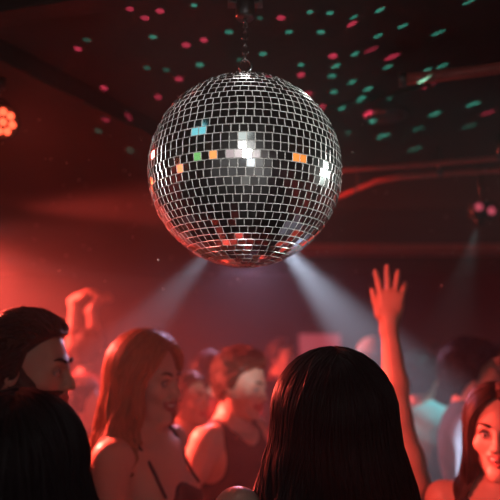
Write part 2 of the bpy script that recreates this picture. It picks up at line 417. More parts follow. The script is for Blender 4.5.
    if 'beard' in extras:
        def fb(P):
            q = (P - hc) @ Rm; d = union(hp[:5], P) - .008 + .002 * np.sin(q[:, 0] * 240) * np.sin(q[:, 2] * 260 + q[:, 1] * 200)
            line = np.interp(q[:, 1], [-.03, .0, .02, .05, .075, .12], [.03, .022, -.008, -.03, -.038, -.043])
            d = np.maximum(d, (q[:, 2] - line) * .8); d = np.maximum(d, (-.02 - q[:, 1])); d = np.maximum(d, -.135 - q[:, 2])
            d = smax(d, -dprim(ell((0, .1, -.063), (.028, .03, .0145)), q), .004)
            return d
        V, Q = nets(fb, hc - .16, hc + .16, .005); fast_mesh('beard', V * s, Q, [hmat], o)
    if 'glint_band' in extras:
        b = MB(); pts = [W((.081 * math.sin(a), -.005 + .04 * math.cos(a) * 0 + .03, .03 + .094 * math.cos(a))) for a in np.linspace(-1.5, 1.5, 26)]
        b.tube(pts, .0075, 8); b.build('glint_band', TOOTH, o, scale=s)  # pale band stands in for the glint at the forelock
    PEOPLE[key] = (o, root, s, hc, Rm, hd)
    return o

def cap_sdf(q, infl, lowb):
    d = dprim(ell((0, -.015, .03), (.075, .094, .088)), q) - infl
    d = smin(d, dprim(ell((0, -.03, .0), (.072, .078, .09)), q) - infl, .02)
    line = np.interp(q[:, 1], [-.13, -.06, -.02, .0, .03, .06, .1], [.02, .02, .025, .03, .035, .042, .05])
    return np.maximum(d, (line - q[:, 2]) * .85)

def short_hair(o, hc, Rm, hmat, s, vol=.014, tuft=.035, ntuft=900, nape=-.085):
    line_y = [-.13, -.05, -.03, -.012, .004, .014, .035, .055, .075, .1]; line_z = [nape, nape + .01, -.035, -.02, -.015, .04, .064, .082, .088, .09]
    def f(q):
        d = dprim(ell((0, -.016, .033), (.075, .094, .088)), q) - vol
        d = smin(d, dprim(ell((0, -.032, -.01), (.07, .074, .085)), q) - vol * .7, .02)
        d = d + .0025 * np.sin(q[:, 0] * 130 + q[:, 1] * 60) * np.sin(q[:, 1] * 110 - q[:, 2] * 90)
        l = np.interp(q[:, 1], line_y, line_z)
        return smax(d, (l - q[:, 2]) * .8, .012)
    V, Q = nets(f, (-.13, -.15, -.15), (.13, .15, .16), .005)
    b = MB(); b.add(V, Q.tolist())
    pick = rng.choice(len(V), min(ntuft, len(V)), replace=False)
    for i in pick:
        p = V[i]; n = p - np.array((0, -.016, .02)); n /= np.linalg.norm(n)
        if p[2] < np.interp(p[1], line_y, line_z) + .004: continue
        fl = np.array((p[0] * 2, -.6 + rng.normal(0, .25), -.35 + .5 * (p[1] > .03) + rng.normal(0, .2))); fl -= n * (fl @ n); fl /= np.linalg.norm(fl) + 1e-9
        L = tuft * rng.uniform(.6, 1.2) * (.5 + .5 * np.clip((p[2] + .05) / .1, 0, 1))
        pts = [p - n * .006, p + n * .003 + fl * L * .35, p + n * .005 + fl * L * .7, p + n * .003 + fl * L]
        b.tube(pts, [.004, .0045, .0035, .0008], 4)
    b.v = [hc + v @ Rm.T for v in b.v]
    b.build('hair', hmat, o, scale=s)

def long_hair(o, hc, Rm, hmat, s, length=.5, amin=55, wx=None, wy=None, nstr=520, wave=.008, wfreq=26, part=0.0, srad=.0032, sway=(0, 0), vol=.02, seed=3, solid=()):
    g = np.random.default_rng(seed)
    zt = np.array([0, -.06, -.12, -.2, -.3, -.42, -.55, -.7])
    wx = np.array(wx if wx is not None else [.092, .096, .10, .108, .115, .115, .1, .08]); wy = np.array(wy if wy is not None else [.105, .105, .10, .088, .075, .065, .055, .05])
    cy = np.array([-.015, -.015, -.02, -.045, -.07, -.085, -.09, -.09])
    amin = R(amin)
    c0 = np.array((0, -.015, .025))
    def path(u, side, t, off, ph, rx=0.0, ry=0.0, wv=wave, wf=wfreq):
        # u 0..1 from the face edge round to the nape, t 0..1 from root to tip
        a = amin + (math.pi - amin) * u; ca, sa = math.cos(a), math.sin(a) * side
        root = np.array((part + (.004 + rx) * side, .068 - .15 * u + ry, .09)); root /= np.linalg.norm(root)
        zend = -.0; T0 = .28
        out = np.zeros((len(t), 3))
        for i, x in enumerate(t):
            if x < T0:
                k = x / T0; e = np.array((sa, ca * .95, -.25)); e /= np.linalg.norm(e)
                th = math.acos(np.clip(root @ e, -1, 1)); d = (math.sin((1 - k) * th) * root + math.sin(k * th) * e) / (math.sin(th) + 1e-9)
                rr = np.array((wx[0] , wy[0], .088 + vol)) + off
                out[i] = c0 + d * rr
            else:
                k = (x - T0) / (1 - T0); z = -.022 - length * k
                ax = np.interp(-z, -zt, wx) + off; ay = np.interp(-z, -zt, wy) + off; c = np.interp(-z, -zt, cy)
                b = k * k
                out[i] = (sa * ax + sway[0] * k ** 1.5 + wv * min(1, k * 3) * math.sin(wf * z + ph), c + ca * ay * (1 - .0 * b) + sway[1] * k ** 1.5 + wv * min(1, k * 3) * math.cos(wf * z + ph), z)
        return out
    b = MB(); t = np.linspace(0, 1, 34); us = np.linspace(0, 1, 22)
    # under-layer: one closed shell, outer and inner skin
    for sd in (-1, 1):
        outer = np.array([path(u, sd, t, -.006, u * 3) for u in us]); inner = np.array([path(u, sd, t, -.026, u * 3) for u in us])
        nu, n_t = len(us), len(t); V = np.concatenate([outer.reshape(-1, 3), inner.reshape(-1, 3)]); F = []; N = nu * n_t
        id_ = lambda i, j, l: l * N + i * n_t + j
        for i in range(nu - 1):
            for j in range(n_t - 1):
                q = [id_(i, j, 0), id_(i + 1, j, 0), id_(i + 1, j + 1, 0), id_(i, j + 1, 0)]; F.append(q if sd > 0 else q[::-1])
                q = [x + N for x in q][::-1]; F.append(q if sd > 0 else q[::-1])
        for i in range(nu - 1):
            for j in (0, n_t - 1): F.append([id_(i, j, 0), id_(i + 1, j, 0), id_(i + 1, j, 1), id_(i, j, 1)])
        for j in range(n_t - 1):
            for i in (0, nu - 1): F.append([id_(i, j, 0), id_(i, j + 1, 0), id_(i, j + 1, 1), id_(i, j, 1)])
        b.add(V, F)
    b.ell(c0 + np.array((0, -.028, .002)), (wx[0] - .012, wy[0] - .022, .088 + vol - .008), 20)
    clumps = g.uniform(0, 6.28, 14)
    for i in range(nstr):
        sd = 1 if g.random() < .5 else -1; u = g.random(); L = g.uniform(.8, 1.04)
        ck = clumps[int(u * 6.99) + (7 if sd > 0 else 0)]
        p = path(u, sd, np.linspace(0, L, 30), g.uniform(-.008, .005 + wave * .6), ck + g.normal(0, .5), g.uniform(-.006, .012), g.normal(0, .012), wave * g.uniform(.5, 1.5), wfreq * g.uniform(.85, 1.15))
        if g.random() < .15 + wave * 12: p[10:] += np.outer(np.linspace(0, 1, 20) ** 1.3, g.normal(0, .014 + wave * .8, 3))
        r = srad * g.uniform(.6, 1.3) * np.interp(np.linspace(0, 1, 30), [0, .1, .8, 1], [.6, 1, .85, .12])
        b.tube(p, r, 5)
    V = []
    for v in b.v:
        k = np.clip((v[:, 2] + .02) / .04, 0, 1)[:, None]         # head turns, hanging lengths keep vertical
        Rz = np.array(Matrix(Rm.tolist()).to_euler('XYZ').to_matrix())
        yawm = np.array(Matrix.Rotation(math.atan2(-Rm[0, 1], Rm[1, 1]), 3, 'Z'))
        w = hc + (v @ Rm.T) * k + (v @ yawm.T) * (1 - k)
        for _ in range(2):
            d = union(solid, w); m = d < .016
            if m.any():
                q = w[m]; e = .004; d0_ = d[m]
                gr = np.stack([union(solid, q + np.eye(3)[i] * e) - d0_ for i in range(3)], 1); gr /= np.linalg.norm(gr, axis=1)[:, None] + 1e-9
                gr[:, 2] *= .3
                w[m] = q + gr * np.minimum(.016 - d0_, .09)[:, None]
        V.append(w)
    b.v = V
    b.build('hair', hmat, o, scale=s)

# --- crowd
UP = lambda **k: k
person('shade', 19, 392, .92, 8, 'dark silhouetted person with shoulder-length black hair seen from behind, closest at lower left corner', hair='long', hmat=H_BLACK, top='long', tmat=CB, bmat=CB, skin=SK2, eyes=False,
       hairkw=dict(length=.34, wx=[.099, .125, .15, .165, .17, .165, .15, .12], wave=.012, nstr=520, vol=.012))
person('man_left', 32, 315, 1.50, -93, 'man with short dark hair and beard in profile behind the dark silhouette at left', sex='m', skin=SK3, hair='short', hmat=H_BROWN, top='jacket', tmat=CB, res=.004, pitch=-6, lean=(0, .10), extras=('beard',), arms=(UP(el=(-.25, -.06, 1.1), wr=(-.23, .04, .86)), UP(el=(.25, -.06, 1.1), wr=(.23, .04, .86))),
       hairkw=dict(vol=.018, tuft=.04))
person('woman_wavy', 148, 335, 1.78, -112, 'smiling woman with long wavy honey hair and thin black straps', skin=SK1, hair='long', hmat=H_BLOND, top='cami', tmat=CB, res=.004, pitch=-8, lean=(0, -.05), smile=.8, extras=('glint_band',), arms=(UP(el=(-.185, -.05, 1.1), wr=(-.16, .06, .87)), UP(el=(.215, .0, 1.1), wr=(.17, .17, .93))),
       hairkw=dict(length=.42, amin=58, wave=.02, wfreq=22, nstr=720, srad=.0036, wx=[.092, .1, .108, .118, .125, .125, .11, .1], sway=(0, -.07)))
person('man_mid', 243, 351, 2.32, -118, 'man with tousled short hair and dark tank top, bare shoulder lit red', sex='m', skin=SK1, hair='short', hmat=H_BROWN, top='tank', tmat=CN, res=.0045, pitch=-14, lean=(0, .10),
       hairkw=dict(vol=.02, tuft=.05), arms=(UP(el=(-.27, .06, 1.12), wr=(-.2, .26, 1.02)), UP(el=(.25, -.05, 1.1), wr=(.16, .11, .95))))
person('woman_back', 332, 357, 1.13, 4, 'woman with long straight black hair seen from behind, at the bottom centre of the crowd', skin=SK1, hair='long', hmat=H_BLACK, top='cami', tmat=CB, res=.005, eyes=False, arms=(UP(el=(-.31, .05, 1.2), wr=(-.22, .26, 1.12), sh=(-.015, 0, .05)), None),
       hairkw=dict(length=.52, nstr=1500, wx=[.101, .113, .122, .13, .135, .135, .13, .12], wave=.021, wfreq=19, sway=(-.005, 0), srad=.0022))
YA = 1.82
person('arm_up', 352, 392, YA, 2, 'person raising a bare right arm with spread fingers behind the black-haired woman', sex='m', skin=SK1, hair='short', hmat=H_BLACK, top='tank', tmat=CB, res=.0036, eyes=False,
       arms=(None, UP(elw=at(399, 418, YA - .02), wrw=at(389, 323, YA), fw=(.10, -.05, 1), nw=(-.12, -1, 0), spread=.2, curl=(.12, .06, .16, .34), thumb=.3, hs=1.12, sh=(-.0, 0, .04))))
person('white_cap', 375, 337, 3.7, -60, 'blurred person in a pale grey beanie just left of the raised arm', skin=SK1, hair='beanie', hmat=CW, top='tee', tmat=CN, res=.007)
person('teal', 420, 352, 2.95, -40, 'person in a teal t-shirt with dark hair standing right of the raised arm', sex='m', skin=SK2, hair='short', hmat=H_BLACK, top='tee', tmat=CT, res=.007, lean=(0, -.03))
person('dark_hair', 474, 343, 2.4, -105, 'person with bushy black hair and dark jacket standing right of the teal t-shirt', sex='m', skin=SK2, hair='short', hmat=H_BLACK, top='jacket', tmat=CN, res=.006, pitch=-10, hairkw=dict(vol=.024, tuft=.05, nape=-.1))
person('woman_right', 498, 386, 1.6, 158, 'smiling woman with dark hair facing the camera at the right edge', skin=SK1, hair='long', hmat=H_BROWN, top='tank', tmat=CB, res=.0038, smile=.7, yaw=-4,
       hairkw=dict(length=.36, amin=50, nstr=420, wave=.008))
person('bg_face', 283, 338, 4.0, -125, 'blurred person with close-cropped hair at the back, left of the pink screen', sex='m', skin=SK1, hair='short', hmat=H_BROWN, top='tee', tmat=CR, res=.008, hairkw=dict(vol=.01, tuft=.02, ntuft=200))
person('bg_a', 212, 352, 3.3, -60, 'blurred person in maroon shirt just left of the man in the tank top', skin=SK1, hair='short', hmat=H_BROWN, top='tee', tmat=CR, res=.008, hairkw=dict(ntuft=200))
person('bg_b', 190, 372, 2.7, -120, 'blurred shorter person in plum top directly behind the wavy-haired woman', skin=SK2, hair='short', hmat=H_BROWN, top='tee', tmat=CP, res=.008, hairkw=dict(ntuft=200))
YH = 3.5
person('hands_up', 91, 328, YH, -15, 'person at the back left with both arms raised and wrists bent', skin=SK1, hair='short', hmat=H_BROWN, top='tee', tmat=CR, res=.007, eyes=False, hairkw=dict(ntuft=200),
       arms=(UP(elw=at(72, 345, YH), wrw=at(75, 300, YH), fw=(.8, -.1, .5), nw=(-.5, 0, .9), curl=(.5, .5, .5, .5), sh=(0, 0, .03)),
             UP(elw=at(95, 350, YH), wrw=at(91, 309, YH), fw=(.55, -.1, .75), nw=(-.6, 0, .8), curl=(.7, .7, .75, .7), sh=(0, 0, .03))))
person('bg_pink', 82, 378, 2.45, -70, 'blurred person in a maroon top between the bearded man and the wavy-haired woman', skin=SK1, hair='short', hmat=H_BROWN, top='tee', tmat=CR, res=.008, hairkw=dict(ntuft=200))
person('bg_r1', 436, 343, 4.6, -20, 'dim person with dark hair far behind the teal t-shirt', skin=SK2, hair='short', hmat=H_BLACK, top='long', tmat=CN, res=.009, hairkw=dict(ntuft=150), eyes=False)
person('bg_r2', 497, 345, 3.4, 150, 'dim person in dark top far back above the smiling woman at the right edge', sex='m', skin=SK2, hair='short', hmat=H_BLACK, top='long', tmat=CN, res=.009, hairkw=dict(ntuft=150))

# ------------------------------------------------------------------ disco ball
RB = 0.2
d0 = ray(245, 171.8); BC = CAM + d0.normalized() * (RB / (97.0 / 611))
ball = tag(empty('disco_ball', BC), 'large mirrored disco ball hanging from a short chain above the crowd', 'disco ball')
core = MB(); core.ell((0, 0, 0), (RB - .0035,) * 3, 48); core.build('ball_core', M_GROUT, ball)
tm = MB(); rows = 40; TN = []
for i in range(rows):
    la = -math.pi / 2 + math.pi * (i + .5) / rows
    n = max(4, round(2 * math.pi * math.cos(la) * rows / math.pi * 1.03)); ph = rng.uniform(0, 1)
    for j in range(n):
        lo_ = 2 * math.pi * (j + ph) / n
        N = np.array((math.cos(la) * math.cos(lo_), math.cos(la) * math.sin(lo_), math.sin(la)))
        E = np.array((-math.sin(lo_), math.cos(lo_), 0)); U = np.cross(N, E)
        dn = rng.normal(0, .023, 2); N2 = N + E * dn[0] + U * dn[1]; N2 /= np.linalg.norm(N2)
        E = E - N2 * (E @ N2); E /= np.linalg.norm(E); U = np.cross(N2, E)
        hw = math.pi * RB * math.cos(la) / n - .00035; hh = math.pi * RB / rows / 2 - .00035
        hwt, hwb = [math.pi * RB * math.cos(max(-1.57, min(1.57, la + q * math.pi / rows / 2))) / n - .00035 for q in (1, -1)]
        hwt = max(hwt, .0005); hwb = max(hwb, .0005)
        c = N * RB; bv = .00055; V = []
        for z, sh in ((-.0045, 0), (-.0010, 0), (0, bv)):
            for sx, sy in ((-1, -1), (1, -1), (1, 1), (-1, 1)):
                w = (hwt if sy > 0 else hwb) - sh; V.append(c + N2 * z + E * sx * max(w, .0003) + U * sy * (hh - sh))
        F = [(0, 1, 5, 4), (1, 2, 6, 5), (2, 3, 7, 6), (3, 0, 4, 7)]; tm.add(V, F, 1)
        tm.n -= 12; k = len(tm.v); 
        for f in [(4, 5, 9, 8), (5, 6, 10, 9), (6, 7, 11, 10), (7, 4, 8, 11)]: tm.f.append([x + tm.n for x in f]); tm.mi.append(1)
        tm.f.append([x + tm.n for x in (8, 9, 10, 11)]); tm.mi.append(0); tm.n += 12
        TN.append((c, N2))
tm.build('mirror_tiles', [M_MIRROR, M_EDGE], ball, smooth=False)
cap = MB(); cap.lathe([(.001, RB + .012), (.012, RB + .012), (.02, RB + .007), (.024, RB - .002), (.024, RB - .01), (.001, RB - .01)][::-1], n=28); cap.build('top_cap', M_STEEL, ball)
zat = lambda py, Y: at(250, py, Y).z
zr = zat(66, BC.y)
ring = MB(); rr = .0125
ring.tube([(rr * math.cos(a), 0.0, zr - BC.z + rr * 1.15 * math.sin(a)) for a in np.linspace(0, 2 * math.pi, 28, endpoint=False)], .0026, 8, closed=True)
ring.tube([(0, 0, RB + .006), (0, 0, zr - BC.z - rr * 1.1)], .0045, 10); ring.build('hanging_ring', M_STEEL, ball)
# chain
ztop = zat(24, BC.y); zb = zr + rr * .95
chain = tag(empty('hanging_chain', (BC.x, BC.y, zb)), 'short steel chain between the ball ring and the ceiling motor', 'chain')
nl = 5; pitch_ = (ztop - zb) / nl
for i in range(nl):
    l = MB(); hl = pitch_ * .5 + .0018; wl = .0055; pts = []
    for a in np.linspace(0, 2 * math.pi, 24, endpoint=False):
        x = wl * math.cos(a); z = wl * math.sin(a) + (hl - wl) * (1 if math.sin(a) >= 0 else -1)
        pts.append((x if i % 2 else 0, 0 if i % 2 else x, z + pitch_ * (i + .5)))
    l.tube(pts, .0019, 7, closed=True); l.build('chain_link', M_STEEL, chain)
# motor
mot = tag(empty('ball_motor', (BC.x, BC.y, ZC)), 'black rotating motor with mounting bracket on the ceiling above the disco ball', 'motor')
zm = ztop - ZC
b = MB(); b.box((0, 0, -.004), (.045, .03, .004), bev=.002); b.build('mounting_plate', M_BLACK, mot)
b = MB(); b.lathe([(.002, zm + .012), (.018, zm + .012), (.021, zm + .016), (.021, -.012), (.016, -.008)], n=28); b.build('motor_housing', M_DSTEEL, mot)
b = MB(); b.lathe([(.001, zm - .003), (.004, zm - .003), (.004, zm + .014), (.001, zm + .014)], n=12); b.tube([(.006 * math.cos(a), 0, zm - .002 + .006 * math.sin(a)) for a in np.linspace(-2.6, 1.6, 16)], .0018, 6); b.build('shaft_hook', M_STEEL, mot)
for q in (-1, 1):
    b = MB(); b.box((q * .034, 0, -.022), (.004, .014, .018), bev=.0015); b.box((q * .028, 0, -.038), (.009, .012, .003), bev=.001); b.build('side_bracket', M_DSTEEL, mot)
    b = MB(); b.lathe([(.001, 0), (.006, 0), (.006, .006), (.001, .006)], c=(q * .03, -.022, -.03), rot=Matrix.Rotation(math.pi / 2, 3, 'X'), n=12); b.build('bolt', M_STEEL, mot)

# ------------------------------------------------------------------ setting
def slab(name, c, h, m):
    b = MB(); b.box(c, h); o = b.build(name, m, smooth=False); tag(o, kind='structure'); return o
cx, cyy = (XL + XR) / 2, (YF + YB) / 2; hx_, hy_ = (XR - XL) / 2, (YB - YF) / 2
slab('floor', (cx, cyy, -.05), (hx_ + .1, hy_ + .1, .05), M_FLOOR)
slab('ceiling', (cx, cyy, ZC + .05), (hx_ + .1, hy_ + .1, .05), M_CEIL)
slab('wall_left', (XL - .05, cyy, ZC / 2), (.05, hy_ + .1, ZC / 2), M_WALL)
slab('wall_right', (XR + .05, cyy, ZC / 2), (.05, hy_ + .1, ZC / 2), M_WALL)
slab('wall_back', (cx, YB + .05, ZC / 2), (hx_, .05, ZC / 2), M_WALL)
slab('wall_front', (cx, YF - .05, ZC / 2), (hx_, .05, ZC / 2), M_REAR)
# downstand beam; a red strip paints in its lit lower lip
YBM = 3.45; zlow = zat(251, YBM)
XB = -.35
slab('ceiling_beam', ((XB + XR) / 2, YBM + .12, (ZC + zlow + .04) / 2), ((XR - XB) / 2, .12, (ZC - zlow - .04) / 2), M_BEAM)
slab('painted_lit_lip_1', ((XB + XR) / 2, YBM + .1, zlow + .02), ((XR - XB) / 2, .12, .02), M_RPIPE)
def joist(px0, py0, px1, py1, w=.035, h=.03):
    a = onz(px0, py0, ZC - 2 * h); b_ = onz(px1, py1, ZC - 2 * h); d = (b_ - a); L = d.length; d.normalize()
    a = a - d * .1; b_ = b_ + d * .1
    m_ = (a + b_) / 2; rot = Matrix.Rotation(math.atan2(d.y, d.x), 3, 'Z')
    b = MB(); b.box((m_.x, m_.y, ZC - h), ((b_ - a).length / 2, w, h), rot=rot, bev=.004)
    return tag(b.build('ceiling_beam', M_CEIL, smooth=False), kind='structure')
joist(0, 68, 150, 141); joist(0, 20, 110, 2, .03, .02)
joist(330, 112, 396, 96, .010, .008)
def pipe(pts, r, label, clampi=()):
    root = tag(empty('ceiling_pipe', pts[0]), label, 'pipe'); p0 = Vector(pts[0])
    P = np.array([list(Vector(p) - p0) for p in pts]); b = MB(); b.tube(P, r, 14); b.build('pipe_tube', M_RPIPE, root)
    b = MB(); d = Vector(P[1] - P[0]).normalized(); b.tube([list(-d * .006), list(d * .014)], r * 1.2, 14); b.build('end_cap', M_DSTEEL, root)
    for i in clampi:
        q = P[i]; b = MB(); b.tube([q + (0, 0, -r), (q[0], q[1], ZC - p0.z)], .006, 8); t = Vector(P[min(i + 1, len(P) - 1)] - P[max(i - 1, 0)]).normalized() * .012
        b.tube([list(Vector(q) - t), list(Vector(q) + t)], r * 1.25, 12); b.build('pipe_clamp', M_DSTEEL, root)
zp = 2.36
pipe([onz(401, 80, zp), onz(430, 77, zp), onz(470, 72, zp), onz(515, 66, zp), onz(640, 50, zp)], .0155, 'straight red pipe under the ceiling at upper right, with a grey end cap', (3,))
zp = 2.33
pipe([onz(330, 171, zp + .02), onz(400, 166, zp + .02), onz(500, 158, zp + .02), onz(640, 147, zp + .02)], .010, 'thin red pipe running just above the bent red pipe', (2,))
pipe([onz(338, 197, zp), onz(358, 189, zp), onz(376, 181, zp), onz(400, 177, zp), onz(440, 174, zp), onz(500, 170, zp), onz(640, 160, zp)], .0115, 'bent red pipe under the ceiling level with the lower half of the disco ball', (1, 4))
# round ceiling speaker
p = onz(386, 114, ZC)
spk = tag(empty('ceiling_speaker', (p.x, p.y, ZC)), 'round dark flush speaker in the ceiling below the straight red pipe', 'speaker')
b = MB(); b.lathe([(.001, -.006), (.06, -.008), (.068, -.012), (.073, -.008), (.075, 0), (.001, 0)], n=36); b.build('speaker_rim', mat('rim_plastic', (.12, .09, .09), .5), spk)
b = MB(); b.lathe([(.001, -.014), (.03, -.013), (.056, -.009), (.056, -.004), (.001, -.004)], n=32); b.build('speaker_grille', mat('grille_mesh', (.16, .11, .11), .5, .4, noise=.6, nscale=300), spk)

# ------------------------------------------------------------------ lamps
def emat(name, col, st):
    m = mat(name, (.3, .3, .3), .2, noise=.05, emit=col, estr=st)
    return m
def stage_light(name, label, pos, target, r, col, lens_str, watts=0, angle=40, blend=.4, cells=0, hang_=True, spotcol=None, soft=.03, kind='wash'):
    pos = Vector(pos); d = (Vector(target) - pos).normalized(); q = d.to_track_quat('Z', 'Y')
    root = tag(empty(name, pos), label, 'stage light', 'club stage lights'); M = q.to_matrix()
    L = r * 1.9
    b = MB(); b.lathe([(.001, -L), (r * .55, -L), (r * .8, -L * .8), (r * .95, -L * .3), (r * 1.02, 0), (r * 1.1, .0), (r * 1.1, .12 * r), (r * .98, .12 * r), (r * .96, -.05 * r), (.001, -.06 * r)], rot=M, n=28); b.build('housing', M_BLACK, root)
    em = emat('lens_%s' % name + str(len(MATS)), col, lens_str)
    if cells:
        spots = [(0, 0)] + [(.60 * r * math.cos(a), .60 * r * math.sin(a)) for a in np.linspace(0, 2 * math.pi, cells, endpoint=False)]
        for x, y in spots:
            b = MB(); c = M @ Vector((x, y, .02 * r)); b.ell(tuple(c), (r * .25, r * .25, r * .12), 10, rot=M); b.build('lens', em, root)
    else:
        b = MB(); b.lathe([(.001, .10 * r), (r * .5, .07 * r), (r * .93, -.03 * r), (r * .93, -.055 * r), (.001, -.055 * r)][::-1], rot=M, n=28); b.build('lens', em, root)
    b = MB(); side = M @ Vector((1, 0, 0)); side.z = 0; side.normalize()
    up_ = Vector((0, 0, 1)); ya = [side * (r * 1.16 * math.cos(a)) + up_ * (r * 1.5 * math.sin(a)) - d * L * .35 for a in np.linspace(0, math.pi, 15)]
    b.tube([list(v) for v in ya], r * .07, 8); b.build('yoke', M_BLACK, root)
    if hang_:
        t = -d * L * .35 + up_ * r * 1.5; b = MB(); b.tube([list(t), [t.x, t.y, ZC - pos.z - .001]], r * .13, 10)
        b.tube([[t.x, t.y, max(ZC - pos.z - .03, t.z)], [t.x, t.y, ZC - pos.z - .0005]], r * .35, 14); b.build('hanger', M_DSTEEL, root)
    if watts:
        l = bpy.data.lights.new('lamp_beam', 'SPOT'); l.energy = watts; l.color = spotcol or col; l.spot_size = R(angle); l.spot_blend = blend; l.shadow_soft_size = soft
        lo_ = bpy.data.objects.new('lamp_beam', l); C.objects.link(lo_); lo_.parent = root; lo_.location = d * (.25 * r + soft * 1.02); lo_.rotation_euler = (-d).to_track_quat('Z', 'Y').to_euler()
    return root

RED = (1, .085, .06)
# visible red LED pod at the left edge
p = onz(3, 122, 2.30)
stage_light('wash_light', 'round red LED lamp with bead lenses hanging at the left edge below the ceiling', p, p + Vector((1.0, -.75, -.38)),   .048, (1, .10, .04), 2.6, 6, 80, .6, cells=7, spotcol=RED)
# big red wash out of frame on the left, behind the dancers
stage_light('wash_light', 'large red wash light out to the left behind the dancers', (-1.5, 2.6, 2.2), (-.25, 1.8, .95), .11, (1, .16, .06), 15, 1450, 64, .7, spotcol=RED, soft=.06)
stage_light('wash_light', 'red wash light out to the left beside the front dancers', (-.95, .88, 2.02), (.56, 1.70, 1.58), .07, (1, .16, .06), 4, 120, 36, .7, spotcol=RED, soft=.05)
stage_light('wash_light', 'dim red wash light high at the far right', (2.6, 4.6, 2.2), (.5, 5.5, 1.0), .09, (1, .1, .08), 2, 14, 80, .7, spotcol=(1, .1, .09), soft=.05)
stage_light('wash_light', 'red wash light added out to the left above the back of the crowd', (-2.0, 3.4, 2.22), (-.9, 3.45, 1.86), .09, (1, .16, .06), 4, 460, 80, .7, spotcol=RED, soft=.05)  # extra lamp added to redden the raised hands and widen the left glow
# two white beams behind the ball
WH = (.66, .78, 1.0)
bl = at(222, 238, 2.15); br = at(274, 236, 2.15)
stage_light('beam_light', 'white beam light behind the disco ball pointing down left', bl, at(110, 365, 2.1), .05, WH, 3, 240, 26, .5, spotcol=WH, soft=.02)
stage_light('beam_light', 'white beam light behind the disco ball pointing down right', br, at(356, 334, 2.08), .05, WH, 3, 1000, 33, .85, spotcol=WH, soft=.02)
# lamp with two pink lenses at the right
p = at(482, 211, 2.6)
tw = tag(empty('twin_lamp', p), 'small twin lamp with two dim pink lenses hanging at the right', 'stage light', 'club stage lights')
b = MB(); b.box((0, 0, 0), (.055, .03, .034), bev=.012); b.build('housing', M_BLACK, tw)
for x, z in ((-.024, .012), (.03, -.006)):
    b = MB(); b.ell((x, -.03, z), (.018, .008, .018), 12); b.build('lens', emat('pink_lens', (1, .12, .2), .45), tw)
dT = (Vector((.86, 2.93, 1.42)) - p).normalized()  # spot added under the lamp to brighten the teal t-shirt
b = MB(); b.tube([list(dT * .02), list(dT * .062)], .02, 14); b.build('added_down_spot', M_BLACK, tw)
l = bpy.data.lights.new('lamp_beam', 'SPOT'); l.energy = 27; l.color = (.55, .95, 1); l.spot_size = R(36); l.spot_blend = .8; l.shadow_soft_size = .012
lo_ = bpy.data.objects.new('lamp_beam', l); C.objects.link(lo_); lo_.parent = tw; lo_.location = dT * .078; lo_.rotation_euler = (-dT).to_track_quat('Z', 'Y').to_euler()
b = MB(); b.tube([(0, 0, .03), (0, 0, ZC - p.z - .001)], .008, 8); b.tube([(0, 0, ZC - p.z - .02), (0, 0, ZC - p.z - .0005)], .025, 12); b.build('hanger', M_BLACK, tw)

# lamps on the near walls that the mirror tiles pick up
def tile_at(px, py):
    d = ray(px, py).normalized(); o = CAM - BC; bq = o.dot(d); cq = o.dot(o) - RB * RB
    t = -bq - math.sqrt(bq * bq - cq); hit = np.array(o + d * t)
    c, n = min(TN, key=lambda e: ((e[0] - hit) ** 2).sum())
    c = Vector(c) + BC; n = Vector(n); d = (c - CAM).normalized(); return c, (d - 2 * d.dot(n) * n).normalized()
def rear_lamp(px, py, label, col, st, r=.085, watts=0, angle=12):
    c, d = tile_at(px, py)
    ts = []
    for ax, lim in ((0, XL + .3), (0, XR - .3), (1, YF + .35), (1, YB - .5), (2, ZC - .16), (2, .25)):
        if abs(d[ax]) > 1e-6:
            t = (lim - c[ax]) / d[ax]
            if t > .05: ts.append(t)
    p = c + d * min(ts)
    return stage_light('wall_lamp', label, p, c, r, col, st, watts, angle, .3)
rear_lamp(243, 153, 'white spotlight facing the disco ball from the rear of the hall', (1, .97, .93), 2.6, .19, 210, 12.5)
rear_lamp(251, 160, 'second white spotlight beside the first at the rear of the hall', (.9, .95, 1), 1.3, .17)
rear_lamp(211, 156, 'amber lamp at the rear left of the hall', (1, .36, .10), 1.7, .11)
rear_lamp(295, 158, 'amber lamp on the right side of the hall', (1, .30, .05), 1.6, .12)
rear_lamp(300, 158, 'orange lamp on the right side of the hall', (1, .30, .05), 1.4, .10)
rear_lamp(194, 159, 'green lamp on the left side of the hall', (.3, .85, .25), .9, .09)
rear_lamp(200, 132, 'cyan lamp under the ceiling at left', (.2, .75, .85), 1.0, .06)

stage_light('wash_light', 'added cyan-white wash light on the right aimed at the teal t-shirt', (2.3, 2.5, 2.25), (.84, 2.97, 1.36), .07, (.6, .95, 1), 2, 13, 24, .6, spotcol=(.62, .93, 1), soft=.04)  # unseen lamp added, kept for the pale patch on the dark jacket
stage_light('wash_light', 'narrow white lamp added at the far left to brighten the pale beanie', (-1.95, 4.3, 2.3), (.82, 3.7, 1.66), .05, (.85, .95, 1), 4, 75, 9, .5, spotcol=(.85, .95, 1), soft=.03)  # unseen lamp added to lift the beanie
stage_light('wash_light', 'dim mauve wash light added at the back of the hall to tint the haze', (-.02, 4.1, 2.29), (.1, 2.6, 1.3), .06, (.8, .5, 1), 2, 54, 80, .7, spotcol=(.85, .55, .9), soft=.05)  # lamp added out of sight behind the ball for purple haze mid-room
# neutral lamp added so tiles reflect a grey rear wall; green-white side lamp
stage_light('wash_light', 'neutral lamp added behind the camera to wash the rear wall', (.9, -.6, 2.25), (.1, -2.4, 1.1), .07, (1, .97, .92), 1.5, 85, 110, .6, soft=.05)
stage_light('wash_light', 'pale green white side lamp at right aimed at the disco ball', (2.6, 1.6, 2.1), tuple(BC), .07, (.85, 1, .92), 2, 270, 13, .4, soft=.04)

